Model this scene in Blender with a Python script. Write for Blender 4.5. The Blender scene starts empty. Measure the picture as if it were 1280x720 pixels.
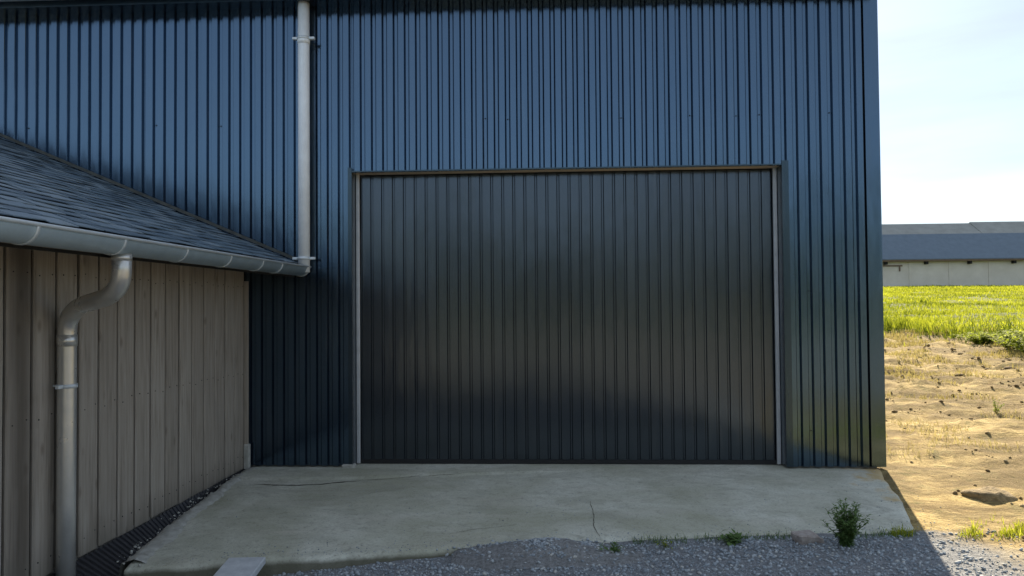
import bpy, bmesh, math, random
import numpy as np
from mathutils import Vector, Matrix, noise
random.seed(7)
RNG = np.random.default_rng(11)
scene = bpy.context.scene
COL = scene.collection

# ------------------------------------------------------------------ camera
CAM_LOC = Vector((0, -7.06, 1.6))
F_PX = 900.0                                  # focal length in pixels of a 1280 px wide picture
cd = bpy.data.cameras.new('camera')
cam = bpy.data.objects.new('camera', cd)
COL.objects.link(cam)
ROT = (Matrix.Rotation(math.radians(2.7), 3, 'Z') @ Matrix.Rotation(math.radians(91.29), 3, 'X')
       @ Matrix.Rotation(math.radians(-0.47), 3, 'Z'))
cam.matrix_world = Matrix.Translation(CAM_LOC) @ ROT.to_4x4()
cd.sensor_width = 36.0
cd.lens = 36.0 * F_PX / 1280.0
cd.clip_start = 0.05
cd.clip_end = 3000
scene.camera = cam
scene.render.resolution_x, scene.render.resolution_y = 1024, 576

# ------------------------------------------------------------------ sky, sun, exposure
SUN_AZ, SUN_EL = math.radians(17.7), math.radians(29)
world = bpy.data.worlds.new('World')
scene.world = world
world.use_nodes = True
wn, wl = world.node_tree.nodes, world.node_tree.links
wn.clear()
w_out = wn.new('ShaderNodeOutputWorld')
w_bg = wn.new('ShaderNodeBackground')
sky = wn.new('ShaderNodeTexSky')
sky.sky_type = 'NISHITA'
sky.sun_disc = False
sky.sun_elevation = SUN_EL
sky.sun_rotation = SUN_AZ
sky.air_density = 1.0
sky.dust_density = 0.25
sky.ozone_density = 2.5
w_bg.inputs['Strength'].default_value = 0.051
# thin milky veil of high cloud, the same all round
tc = wn.new('ShaderNodeTexCoord')
mp = wn.new('ShaderNodeMapping'); mp.inputs['Scale'].default_value = (2.2, 2.2, 13)
nz = wn.new('ShaderNodeTexNoise'); nz.inputs['Scale'].default_value = 1.6; nz.inputs['Detail'].default_value = 7
rp = wn.new('ShaderNodeValToRGB')
rp.color_ramp.elements[0].position = 0.40; rp.color_ramp.elements[0].color = (0.50, 0.50, 0.50, 1)
rp.color_ramp.elements[1].position = 0.75; rp.color_ramp.elements[1].color = (0.76, 0.76, 0.76, 1)
mx = wn.new('ShaderNodeMix'); mx.data_type = 'RGBA'
mx.inputs[7].default_value = (3.5, 3.8, 4.2, 1)
wl.new(tc.outputs['Generated'], mp.inputs['Vector'])
wl.new(mp.outputs['Vector'], nz.inputs['Vector'])
wl.new(nz.outputs['Fac'], rp.inputs['Fac'])
wl.new(rp.outputs['Color'], mx.inputs[0])
wl.new(sky.outputs['Color'], mx.inputs[6])
wl.new(mx.outputs[2], w_bg.inputs['Color'])
wl.new(w_bg.outputs['Background'], w_out.inputs['Surface'])

sd = bpy.data.lights.new('sun', 'SUN')
sd.energy = 3.65
sd.angle = math.radians(0.5)
sd.color = (1.0, 0.86, 0.66)
sun = bpy.data.objects.new('sun', sd)
COL.objects.link(sun)
to_sun = Vector((math.sin(SUN_AZ) * math.cos(SUN_EL), math.cos(SUN_AZ) * math.cos(SUN_EL), math.sin(SUN_EL)))
sun.rotation_euler = to_sun.to_track_quat('Z', 'Y').to_euler()
sun.location = (6, 20, 14)

vs = scene.view_settings
vs.view_transform = 'Standard'
vs.look = 'None'
vs.gamma = 1.0
vs.exposure = 1.95
vs.use_curve_mapping = False


def ray(x, y):
    return ROT @ Vector(((x - 640) / F_PX, -(y - 360) / F_PX, -1))


def hit(x, y, axis, v):
    """point where the ray through pixel (x, y) meets the plane axis = v"""
    d = ray(x, y)
    return CAM_LOC + d * ((v - CAM_LOC[axis]) / d[axis])


def to_px(p):
    q = ROT.transposed() @ (Vector(p) - CAM_LOC)
    if q.z > -0.05:
        return None
    return 640 - F_PX * q.x / q.z, 360 + F_PX * q.y / q.z


# ------------------------------------------------------------------ materials
class NT:
    def __init__(self, name):
        self.m = bpy.data.materials.new(name)
        self.m.use_nodes = True
        self.t = self.m.node_tree
        self.n, self.l = self.t.nodes, self.t.links
        self.b = self.n['Principled BSDF']

    def node(self, kind, **kw):
        o = self.n.new(kind)
        for k, v in kw.items():
            if k in o.inputs:
                o.inputs[k].default_value = v
            else:
                setattr(o, k, v)
        return o

    def noise(self, scale, detail=4, rough=0.55, vec=None, dist=0.0):
        o = self.node('ShaderNodeTexNoise')
        o.inputs['Scale'].default_value = scale
        o.inputs['Detail'].default_value = detail
        o.inputs['Roughness'].default_value = rough
        o.inputs['Distortion'].default_value = dist
        if vec is not None:
            self.l.new(vec, o.inputs['Vector'])
        return o.outputs['Fac']

    def coord(self, which='Object', scale=(1, 1, 1), loc=(0, 0, 0)):
        c = self.node('ShaderNodeTexCoord')
        mp_ = self.node('ShaderNodeMapping')
        mp_.inputs['Scale'].default_value = scale
        mp_.inputs['Location'].default_value = loc
        self.l.new(c.outputs[which], mp_.inputs['Vector'])
        return mp_.outputs['Vector']

    def wpos(self, scale=(1, 1, 1)):
        g = self.node('ShaderNodeNewGeometry')
        mp_ = self.node('ShaderNodeMapping')
        mp_.inputs['Scale'].default_value = scale
        self.l.new(g.outputs['Position'], mp_.inputs['Vector'])
        return mp_.outputs['Vector']

    def ramp(self, fac, stops):
        r = self.node('ShaderNodeValToRGB')
        els = r.color_ramp.elements
        while len(els) < len(stops):
            els.new(0.5)
        for e, (p, c) in zip(els, stops):
            e.position = p
            e.color = (c, c, c, 1) if isinstance(c, (int, float)) else (*c, 1)
        self.l.new(fac, r.inputs['Fac'])
        return r.outputs['Color']

    def mix(self, fac, a, b, mode='MIX'):
        o = self.node('ShaderNodeMix', data_type='RGBA', blend_type=mode)
        for sock, v in ((o.inputs[0], fac), (o.inputs[6], a), (o.inputs[7], b)):
            if isinstance(v, (int, float)):
                sock.default_value = v
            elif isinstance(v, tuple):
                sock.default_value = (*v, 1)
            else:
                self.l.new(v, sock)
        return o.outputs[2]

    def math(self, op, a, b=0.5, clamp=False):
        o = self.node('ShaderNodeMath', operation=op, use_clamp=clamp)
        for i, v in enumerate((a, b)):
            if isinstance(v, (int, float)):
                o.inputs[i].default_value = v
            else:
                self.l.new(v, o.inputs[i])
        return o.outputs[0]

    def bump(self, h, strength=0.3, dist=0.01):
        o = self.node('ShaderNodeBump')
        o.inputs['Strength'].default_value = strength
        o.inputs['Distance'].default_value = dist
        self.l.new(h, o.inputs['Height'])
        self.l.new(o.outputs['Normal'], self.b.inputs['Normal'])

    def set(self, color=None, rough=None, metal=None, spec=None):
        for k, v in (('Base Color', color), ('Roughness', rough), ('Metallic', metal), ('Specular IOR Level', spec)):
            if v is None:
                continue
            s = self.b.inputs[k]
            if isinstance(v, tuple):
                s.default_value = (*v, 1)
            elif isinstance(v, (int, float)):
                s.default_value = v
            else:
                self.l.new(v, s)


def rnd_obj(t):
    return t.node('ShaderNodeObjectInfo').outputs['Random']


def mat_cladding(name, base, rough, spec=0.5, ior=1.5, tint=(1, 1, 1)):
    t = NT(name)
    t.b.inputs['Specular Tint'].default_value = (*tint, 1)
    t.b.inputs['IOR'].default_value = ior
    v = t.wpos((1, 1, 1))
    big = t.noise(1.3, 3, 0.5, v)
    streak = t.noise(6, 5, 0.6, t.wpos((3.5, 3.5, 0.22)))
    dust = t.noise(60, 3, 0.6, v)
    c = t.mix(t.ramp(big, [(0.3, 0.0), (0.7, 0.45)]), base, tuple(x * 1.25 + 0.004 for x in base))
    c = t.mix(t.ramp(streak, [(0.52, 0.0), (0.8, 0.22)]), c, (0.12, 0.115, 0.10))
    c = t.mix(t.math('MULTIPLY', rnd_obj(t), 0.25), c, tuple(x * 0.7 for x in base))
    r = t.math('ADD', t.math('MULTIPLY', dust, 0.08), t.math('MULTIPLY', streak, 0.10))
    r = t.math('ADD', r, rough - 0.09)
    t.set(c, r, 0.0, spec)
    t.bump(t.noise(3.0, 2, 0.5, t.wpos((1.6, 1, 0.55))), 0.25, 0.02)
    return t.m


def mat_zinc(name, base, rough, metal=0.85):
    t = NT(name)
    v = t.wpos()
    a = t.noise(9, 5, 0.6, v)
    s = t.noise(30, 4, 0.6, t.wpos((1, 1, 0.15)))
    c = t.mix(t.ramp(a, [(0.35, 0.0), (0.7, 0.8)]), base, tuple(x * 0.84 for x in base))
    c = t.mix(t.ramp(s, [(0.5, 0.0), (0.75, 0.4)]), c, tuple(x * 0.8 + 0.04 for x in base))
    t.set(c, t.math('ADD', t.math('MULTIPLY', a, 0.25), rough - 0.12), metal)
    t.bump(a, 0.08, 0.01)
    return t.m


def mat_wood():
    t = NT('weathered timber board')
    r = rnd_obj(t)
    c = t.node('ShaderNodeTexCoord')
    off = t.node('ShaderNodeVectorMath', operation='ADD')
    comb = t.node('ShaderNodeCombineXYZ')
    t.l.new(t.math('MULTIPLY', r, 37.0), comb.inputs[0])
    t.l.new(t.math('MULTIPLY', r, 91.0), comb.inputs[2])
    t.l.new(c.outputs['Object'], off.inputs[0])
    t.l.new(comb.outputs[0], off.inputs[1])
    mp_ = t.node('ShaderNodeMapping'); mp_.inputs['Scale'].default_value = (18, 18, 0.9)
    t.l.new(off.outputs[0], mp_.inputs['Vector'])
    grain = t.noise(2.2, 6, 0.62, mp_.outputs['Vector'], 0.6)
    mp2 = t.node('ShaderNodeMapping'); mp2.inputs['Scale'].default_value = (7, 7, 3.2)
    t.l.new(off.outputs[0], mp2.inputs['Vector'])
    vor = t.node('ShaderNodeTexVoronoi'); vor.inputs['Scale'].default_value = 1.0
    t.l.new(mp2.outputs['Vector'], vor.inputs['Vector'])
    knot = t.ramp(vor.outputs['Distance'], [(0.05, 1.0), (0.16, 0.0)])
    blot = t.noise(2.2, 4, 0.6, off.outputs[0])
    col = t.ramp(grain, [(0.3, (0.22, 0.185, 0.148)), (0.5, (0.375, 0.328, 0.270)), (0.72, (0.49, 0.44, 0.375))])
    col = t.mix(t.ramp(blot, [(0.35, 0.0), (0.7, 0.55)]), col, (0.40, 0.36, 0.31))
    col = t.mix(t.math('MULTIPLY', knot, 0.55), col, (0.12, 0.085, 0.06))
    col = t.mix(t.math('MULTIPLY', r, 0.38), col, (0.24, 0.205, 0.165))
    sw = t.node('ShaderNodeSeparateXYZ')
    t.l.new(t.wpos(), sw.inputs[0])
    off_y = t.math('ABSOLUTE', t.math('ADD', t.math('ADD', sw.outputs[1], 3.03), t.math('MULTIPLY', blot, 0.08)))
    pipe_streak = t.math('MULTIPLY', t.ramp(off_y, [(0.02, 0.75), (0.15, 0.0)]), t.ramp(t.math('ADD', sw.outputs[2], t.math('MULTIPLY', blot, 0.3)), [(0.0, 1.0), (1.0, 1.0)]))
    col = t.mix(pipe_streak, col, (0.075, 0.060, 0.045))                       # dark upright streak beside the downpipe
    foot = t.ramp(t.math('ADD', sw.outputs[2], t.math('MULTIPLY', grain, 0.25)), [(0.14, 0.45), (0.34, 0.0)])
    col = t.mix(foot, col, (0.16, 0.145, 0.115))                       # splash dirt at the foot
    t.set(col, 0.72, 0.0, 0.35)
    t.bump(grain, 0.6, 0.005)
    return t.m


def mat_slate():
    t = NT('grey slate')
    r = rnd_obj(t)
    v = t.wpos()
    n = t.noise(14, 5, 0.65, v)
    moss = t.noise(5, 5, 0.7, v)
    c = t.ramp(r, [(0.0, (0.045, 0.075, 0.110)), (0.5, (0.100, 0.150, 0.195)), (1.0, (0.21, 0.265, 0.31))])
    c = t.mix(t.ramp(n, [(0.35, 0.0), (0.75, 0.6)]), c, (0.14, 0.18, 0.21))
    c = t.mix(t.ramp(moss, [(0.58, 0.0), (0.75, 0.55)]), c, (0.11, 0.115, 0.065))
    t.set(c, t.math('ADD', t.math('MULTIPLY', n, 0.3), 0.33))
    t.bump(n, 0.4, 0.006)
    return t.m


def mat_simple(name, c1, c2, scale, rough, bump=0.3, dist=0.01, metal=0.0, spec=0.5):
    t = NT(name)
    v = t.wpos()
    n = t.noise(scale, 6, 0.62, v)
    t.set(t.mix(t.ramp(n, [(0.32, 0.0), (0.7, 1.0)]), c1, c2), rough, metal, spec)
    if bump:
        t.bump(n, bump, dist)
    return t.m


def mat_concrete():
    t = NT('old concrete')
    v = t.wpos()
    big = t.noise(0.9, 5, 0.6, v, 0.4)
    mid = t.noise(4.2, 6, 0.65, v, 0.3)
    fine = t.noise(55, 4, 0.7, v)
    sweep = t.noise(2.0, 5, 0.6, t.wpos((0.5, 2.6, 1)))
    c = t.ramp(mid, [(0.28, (0.48, 0.48, 0.39)), (0.55, (0.61, 0.615, 0.52)), (0.78, (0.68, 0.685, 0.605))])
    c = t.mix(t.ramp(big, [(0.38, 0.75), (0.6, 0.0)]), c, (0.345, 0.345, 0.24))      # algae
    c = t.mix(t.ramp(sweep, [(0.5, 0.0), (0.75, 0.5)]), c, (0.60, 0.565, 0.48))
    stain = t.noise(1.7, 7, 0.72, t.wpos((1.0, 1.6, 1)), 1.2)
    c = t.mix(t.ramp(stain, [(0.50, 0.0), (0.66, 0.55)]), c, (0.34, 0.34, 0.275))
    pit = t.noise(17, 6, 0.75, v, 0.5)
    c = t.mix(t.ramp(pit, [(0.33, 0.6), (0.47, 0.0)]), c, (0.25, 0.24, 0.19))
    c = t.mix(t.ramp(fine, [(0.28, 0.7), (0.48, 0.0)]), c, (0.22, 0.205, 0.165))
    grit = t.noise(190, 3, 0.8, v)
    c = t.mix(t.ramp(grit, [(0.52, 0.0), (0.70, 0.5)]), c, (0.66, 0.65, 0.60))
    sx = t.node('ShaderNodeSeparateXYZ')
    t.l.new(v, sx.inputs[0])
    low = t.math('ADD', sx.outputs[2], t.math('MULTIPLY', mid, 0.03))
    c = t.mix(t.ramp(t.math('ADD', low, 0.5), [(0.470, 0.85), (0.497, 0.0)]), c, (0.085, 0.08, 0.05))    # moss on the broken edge
    edge = t.math('ADD', sx.outputs[0], t.math('MULTIPLY', mid, 1.6))
    c = t.mix(t.ramp(t.math('MULTIPLY', edge, 0.2), [(0.72, 0.0), (0.78, 0.85)]), c, (0.48, 0.34, 0.14))   # blown sand at the outer end
    t.set(c, 0.88, 0.0, 0.3)
    h = t.math('ADD', t.math('MULTIPLY', fine, 0.5), t.math('ADD', mid, t.math('MULTIPLY', pit, 0.6)))
    t.bump(h, 0.5, 0.012)
    return t.m


def mat_ground():
    """sandy earth and gravel near the barn, turf beyond; the cover follows the place (a colour attribute painted per zone)"""
    t = NT('bare earth, gravel and turf')
    at = t.node('ShaderNodeAttribute', attribute_name='zone')
    sep = t.node('ShaderNodeSeparateColor')
    t.l.new(at.outputs['Color'], sep.inputs[0])
    v = t.wpos()
    n1 = t.noise(1.1, 6, 0.65, v, 0.5)
    n2 = t.noise(7, 6, 0.7, v, 0.3)
    n3 = t.noise(48, 4, 0.7, v)
    rut = t.noise(1.0, 6, 0.68, t.wpos((0.55, 2.0, 1)), 0.8)
    sand = t.ramp(n2, [(0.28, (0.26, 0.18, 0.070)), (0.5, (0.50, 0.375, 0.155)), (0.75, (0.74, 0.59, 0.29))])
    sand = t.mix(t.ramp(rut, [(0.44, 0.0), (0.60, 0.85)]), sand, (0.165, 0.115, 0.046))
    sand = t.mix(t.ramp(n1, [(0.5, 0.0), (0.72, 0.6)]), sand, (0.135, 0.115, 0.046))
    patch = t.noise(0.42, 6, 0.7, t.wpos((0.8, 1.2, 1)), 1.0)
    sand = t.mix(t.ramp(patch, [(0.44, 0.0), (0.58, 0.8)]), sand, t.mix(n2, (0.11, 0.08, 0.034), (0.24, 0.175, 0.075)))
    sand = t.mix(t.ramp(t.noise(3.2, 6, 0.75, v, 0.8), [(0.55, 0.0), (0.66, 0.7)]), sand, (0.15, 0.14, 0.05))
    sand = t.mix(t.ramp(n3, [(0.3, 0.7), (0.5, 0.0)]), sand, (0.20, 0.14, 0.075))
    grav = t.ramp(n3, [(0.3, (0.15, 0.155, 0.155)), (0.55, (0.27, 0.28, 0.29)), (0.8, (0.40, 0.41, 0.42))])
    turf = t.ramp(n2, [(0.3, (0.075, 0.095, 0.020)), (0.6, (0.13, 0.155, 0.032)), (0.85, (0.20, 0.20, 0.06))])
    turf = t.mix(t.ramp(n1, [(0.5, 0.0), (0.75, 0.5)]), turf, (0.20, 0.17, 0.08))
    c = t.mix(sep.outputs[0], sand, grav)
    c = t.mix(sep.outputs[1], c, turf)
    t.set(c, 0.95, 0.0, 0.15)
    h = t.math('ADD', t.math('MULTIPLY', n3, 0.4), n2)
    t.bump(h, 1.0, 0.05)
    return t.m


def mat_stones():
    t = NT('grey gravel stone')
    at = t.node('ShaderNodeAttribute', attribute_name='tone')
    n = t.noise(70, 3, 0.6, t.wpos())
    c = t.ramp(at.outputs['Fac'], [(0.0, (0.22, 0.25, 0.275)), (0.5, (0.34, 0.385, 0.42)), (0.9, (0.46, 0.495, 0.51)), (1.0, (0.56, 0.55, 0.50))])
    c = t.mix(t.ramp(n, [(0.3, 0.4), (0.6, 0.0)]), c, (0.09, 0.085, 0.08))
    t.set(c, 0.8, 0.0, 0.35)
    return t.m


def mat_clods():
    t = NT('sandy clod')
    at = t.node('ShaderNodeAttribute', attribute_name='tone')
    n = t.noise(40, 4, 0.6, t.wpos())
    c = t.ramp(at.outputs['Fac'], [(0.0, (0.15, 0.105, 0.05)), (0.5, (0.33, 0.24, 0.11)), (1.0, (0.52, 0.41, 0.23))])
    c = t.mix(t.ramp(n, [(0.3, 0.5), (0.6, 0.0)]), c, (0.18, 0.125, 0.075))
    t.set(c, 0.95, 0.0, 0.2)
    return t.m


def mat_leaf(name, dark, light, trans=0.45):
    t = NT(name)
    at = t.node('ShaderNodeAttribute', attribute_name='tone')
    c = t.ramp(at.outputs['Fac'], [(0.0, dark), (1.0, light)])
    t.set(c, 0.65, 0.0, 0.12)
    tr = t.node('ShaderNodeBsdfTranslucent')
    lc = t.mix(0.5, c, t.mix(1.0, c, (1.35, 1.3, 0.5), 'MULTIPLY'))
    t.l.new(lc, tr.inputs['Color'])
    m = t.node('ShaderNodeMixShader')
    m.inputs[0].default_value = trans
    t.l.new(t.b.outputs[0], m.inputs[1])
    t.l.new(tr.outputs[0], m.inputs[2])
    t.l.new(m.outputs[0], t.n['Material Output'].inputs['Surface'])
    return t.m


M = {
    'clad': mat_cladding('dark blue-grey coated steel', (0.005, 0.008, 0.013), 0.17, 0.5, 2.5, (0.47, 0.72, 1.0)),
    'trim': mat_cladding('dark coated steel flashing', (0.008, 0.013, 0.021), 0.22, 0.5, 1.8, (0.6, 0.85, 1.0)),
    'door': mat_cladding('anthracite door steel', (0.011, 0.014, 0.018), 0.19, 0.5, 1.9, (0.74, 0.87, 1.0)),
    'seal': mat_simple('black rubber', (0.008, 0.008, 0.009), (0.014, 0.014, 0.014), 30, 0.7, 0.1),
    'alu': mat_simple('pale grey frame metal', (0.50, 0.51, 0.52), (0.60, 0.61, 0.62), 12, 0.42, 0.1, metal=0.3),
    'soffit': mat_simple('raw pine lintel board', (0.52, 0.43, 0.31), (0.62, 0.52, 0.39), 9, 0.75, 0.2),
    'dark': mat_simple('dark interior', (0.012, 0.012, 0.012), (0.02, 0.02, 0.02), 3, 0.9, 0),
    'zinc': mat_zinc('weathered zinc', (0.47, 0.575, 0.63), 0.40, 0.25),
    'zinc2': mat_zinc('brighter zinc seam', (0.68, 0.73, 0.75), 0.42, 0.25),
    'pipe': mat_zinc('dull zinc pipe', (0.66, 0.65, 0.61), 0.30, 0.6),
    'pale_pipe': mat_zinc('pale galvanised pipe', (0.86, 0.89, 0.90), 0.40, 0.0),
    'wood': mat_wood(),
    'slate': mat_slate(),
    'deck': mat_simple('roof felt', (0.03, 0.032, 0.034), (0.05, 0.05, 0.05), 8, 0.9),
    'membrane': mat_simple('black dimpled membrane', (0.010, 0.010, 0.012), (0.022, 0.022, 0.025), 20, 0.5, 0.1),
    'verge': mat_simple('mossy roof edge', (0.05, 0.055, 0.05), (0.10, 0.105, 0.095), 14, 0.9, 0.5),
    'mortar': mat_simple('rough pale mortar', (0.33, 0.325, 0.285), (0.52, 0.515, 0.47), 16, 0.92, 0.7, 0.02),
    'concrete': mat_concrete(),
    'crack': mat_simple('crack dirt and lip shade', (0.035, 0.032, 0.022), (0.075, 0.07, 0.045), 25, 0.95),
    'ground': mat_ground(),
    'stones': mat_stones(),
    'clods': mat_clods(),
    'mound': mat_simple('moist dark earth', (0.17, 0.125, 0.06), (0.33, 0.245, 0.12), 26, 0.95, 0.9, 0.03),
    'brick': mat_simple('crumbling pink brick', (0.30, 0.25, 0.22), (0.43, 0.385, 0.35), 30, 0.9, 0.6),
    'plank': mat_simple('pale weathered plank', (0.42, 0.44, 0.46), (0.58, 0.60, 0.61), 14, 0.75, 0.3),
    'grass': mat_leaf('meadow grass blade', (0.075, 0.11, 0.012), (0.50, 0.53, 0.06), 0.5),
    'drygrass': mat_leaf('dry grass blade', (0.22, 0.18, 0.08), (0.46, 0.40, 0.20), 0.4),
    'weed': mat_leaf('dark weed leaf', (0.06, 0.115, 0.035), (0.16, 0.25, 0.085), 0.35),
    'treeleaf': mat_leaf('dark tree foliage', (0.020, 0.032, 0.020), (0.048, 0.068, 0.040), 0.1),
    'rankweed': mat_leaf('rank weed leaf', (0.14, 0.20, 0.02), (0.42, 0.48, 0.06), 0.6),
    'stem': mat_simple('green stem', (0.05, 0.08, 0.02), (0.09, 0.11, 0.035), 20, 0.7, 0),
    'farwall': mat_simple('pale rendered wall', (0.62, 0.565, 0.485), (0.72, 0.665, 0.585), 0.6, 0.9, 0.1),
    'farroof': mat_simple('blue-grey slate roof', (0.075, 0.115, 0.155), (0.105, 0.15, 0.195), 1.5, 0.42, 0.2),
    'farroof2': mat_simple('pale fibre cement roof', (0.25, 0.25, 0.225), (0.33, 0.33, 0.30), 0.8, 0.8, 0.1),
    'fargutter': mat_simple('rusty brown gutter', (0.14, 0.09, 0.06), (0.20, 0.14, 0.10), 3, 0.7, 0),
    'plinth': mat_simple('grey plinth', (0.14, 0.13, 0.11), (0.21, 0.20, 0.175), 12, 0.9, 0.4),
}


# ------------------------------------------------------------------ mesh helpers
def link(name, me, mat, parent=None, smooth=False):
    if mat is not None and not me.materials:
        me.materials.append(mat)
    if smooth:
        for p in me.polygons:
            p.use_smooth = True
    o = bpy.data.objects.new(name, me)
    COL.objects.link(o)
    if parent is not None:
        o.parent = parent
        o.matrix_parent_inverse = Matrix.Translation(parent.matrix_world.translation).inverted() if False else parent_inv(parent)
    return o


def parent_inv(p):
    m = p.matrix_basis.copy()
    q = p.parent
    if q is not None:
        m = q.matrix_basis @ p.matrix_parent_inverse @ m
    return m.inverted()


def tag(o, label, cat, group=None, kind=None):
    o['label'] = label
    o['category'] = cat
    if group:
        o['group'] = group
    if kind:
        o['kind'] = kind
    return o


def thing(name, label, cat, loc, group=None):
    o = bpy.data.objects.new(name, None)
    COL.objects.link(o)
    o.location = loc
    o.empty_display_size = 0.2
    return tag(o, label, cat, group)


def bm_box(bm, x0, x1, y0, y1, z0, z1, bevel=0.0):
    vs_ = [bm.verts.new(c) for c in ((x0, y0, z0), (x1, y0, z0), (x1, y1, z0), (x0, y1, z0),
                                     (x0, y0, z1), (x1, y0, z1), (x1, y1, z1), (x0, y1, z1))]
    fs = [bm.faces.new([vs_[i] for i in q]) for q in ((0, 3, 2, 1), (4, 5, 6, 7), (0, 1, 5, 4), (1, 2, 6, 5), (2, 3, 7, 6), (3, 0, 4, 7))]
    if bevel:
        es = list({e for f_ in fs for e in f_.edges})
        bmesh.ops.bevel(bm, geom=es, offset=bevel, segments=1, affect='EDGES', profile=0.5)


def mesh_of(bm, name):
    me = bpy.data.meshes.new(name)
    bm.normal_update()
    bm.to_mesh(me)
    bm.free()
    return me


def box(name, x0, x1, y0, y1, z0, z1, mat, parent=None, bevel=0.0):
    bm = bmesh.new()
    bm_box(bm, x0, x1, y0, y1, z0, z1, bevel)
    return link(name, mesh_of(bm, name), mat, parent)


def prism(name, poly, axis, a, b, mat, parent=None):
    """polygon (list of 2D points) swept along an axis from a to b"""
    def p3(p, t):
        if axis == 'Y':
            return (p[0], t, p[1])
        if axis == 'X':
            return (t, p[0], p[1])
        return (p[0], p[1], t)
    bm = bmesh.new()
    A = [bm.verts.new(p3(p, a)) for p in poly]
    B = [bm.verts.new(p3(p, b)) for p in poly]
    n = len(poly)
    bm.faces.new(A)
    bm.faces.new(B[::-1])
    for i in range(n):
        bm.faces.new((A[i], B[i], B[(i + 1) % n], A[(i + 1) % n]))
    bmesh.ops.recalc_face_normals(bm, faces=bm.faces)
    return link(name, mesh_of(bm, name), mat, parent)


def tube(name, pts, r, mat, parent=None, seg=20, cap=True, smooth=True):
    """round pipe along a poly-line, radius a number or one per point"""
    pts = [Vector(p) for p in pts]
    rs = r if isinstance(r, (list, tuple)) else [r] * len(pts)
    bm = bmesh.new()
    rings = []
    up = None
    for i, p in enumerate(pts):
        d = (pts[min(i + 1, len(pts) - 1)] - pts[max(i - 1, 0)]).normalized()
        if up is None:
            up = d.orthogonal().normalized()
        else:
            up = (up - d * up.dot(d)).normalized()
        s = d.cross(up)
        rings.append([bm.verts.new(p + (up * math.cos(2 * math.pi * k / seg) + s * math.sin(2 * math.pi * k / seg)) * rs[i]) for k in range(seg)])
    for a, b in zip(rings, rings[1:]):
        for k in range(seg):
            bm.faces.new((a[k], a[(k + 1) % seg], b[(k + 1) % seg], b[k]))
    if cap:
        bm.faces.new(rings[0][::-1])
        bm.faces.new(rings[-1])
    bmesh.ops.recalc_face_normals(bm, faces=bm.faces)
    o = link(name, mesh_of(bm, name), mat, parent)
    if smooth:
        for p in o.data.polygons:
            p.use_smooth = len(p.vertices) == 4
    return o


def fbm(x, y, s=1.0, oct_=4, seed=0.0):
    v, a, t = 0.0, 1.0, 0.0
    for _ in range(oct_):
        v += a * noise.noise(Vector((x * s + seed, y * s - seed * 0.7, seed * 1.3)))
        t += a
        a *= 0.5
        s *= 2.05
    return v / t


def soup(name, verts, faces, mat, parent=None, tone=None):
    me = bpy.data.meshes.new(name)
    me.vertices.add(len(verts))
    me.vertices.foreach_set('co', np.asarray(verts, np.float32).ravel())
    faces = np.asarray(faces, np.int32)
    n, k = faces.shape
    me.loops.add(n * k)
    me.loops.foreach_set('vertex_index', faces.ravel())
    me.polygons.add(n)
    me.polygons.foreach_set('loop_start', np.arange(0, n * k, k, dtype=np.int32))
    me.polygons.foreach_set('loop_total', np.full(n, k, np.int32))
    if tone is not None:
        at = me.attributes.new('tone', 'FLOAT', 'POINT')
        at.data.foreach_set('value', np.asarray(tone, np.float32))
    me.update(calc_edges=True)
    me.validate()
    return link(name, me, mat, parent)


# ------------------------------------------------------------------ ground
X_CORNER = 3.218                 # right-hand corner of the barn
X_WING = -3.0                    # face of the timber wall
SLAB_EDGE = [(-2.86, -2.71), (-2.51, -2.66), (-1.81, -2.52), (-0.96, -2.40), (-0.24, -2.26), (0.95, -2.065), (1.73, -1.98), (2.57, -1.91), (3.42, -1.84)]


def slab_front(x):
    return float(np.interp(x, [p[0] for p in SLAB_EDGE], [p[1] for p in SLAB_EDGE]))


GRASS_A, GRASS_B = None, None


def ground_h(x, y):
    if y > 0:
        base = 0.05 * y if y < 15 else 0.75 + 0.0365 * (y - 15)
        if y > 140:
            base = 0.75 + 0.0365 * 125 + 0.004 * (y - 140)
        k = min(1.0, max(0.0, (x - 2.4) / 1.0))
        return base * k - 0.05 * (1 - k) + 0.006 * k
    front = -0.14 + 0.125 * min(1, max(0, (x + 3.0) / 3.6))
    k = min(1.0, max(0.0, (x - (2.49 + 0.62 * min(1.0, max(0.0, (y + 1.95) / 1.95)))) / 0.12)) if y > -2.0 else min(1.0, max(0.0, (x - 2.6) / 0.5))
    front = front * (1 - k) + 0.004 * k
    if y < -3:
        front -= 0.02 * min(1.0, (-3 - y) / 4)
    return front


def lump(x, y):
    a = 0.020 * fbm(x, y, 2.6, 4, 3.1) + 0.035 * fbm(x, y, 0.7, 2, 9.0)
    k = min(1.0, max(0.0, (x - X_CORNER - 0.1) / 0.8))
    if k > 0:                                    # churned ground beside the barn: ruts along the barn front
        r = fbm(x * 0.8, y * 1.5, 1.5, 5, 6.0)
        a += k * (0.06 * max(-0.3, r) + 0.035 * abs(fbm(x, y, 2.6, 3, 8.0)) + 0.022 * fbm(x, y, 6.5, 2, 2.0))
    if y > 0.5:
        a *= 1.0 + min(2.0, (y - 0.5) * 0.2)
    if x < 2.56 + 0.62 * min(1.0, max(0.0, (y + 1.95) / 1.95)) and y > -2.2:
        a = min(a, 0.0)
    return a


# earth/turf boundary, metres: from pixels on the rising ground
def turf_edge(x):
    return min(15.0, max(7.0, 13.9 - 3.5 * (x - 10.0))) + 0.5 * math.sin(x * 0.9) + 0.4 * math.sin(x * 2.3 + 1)


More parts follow.
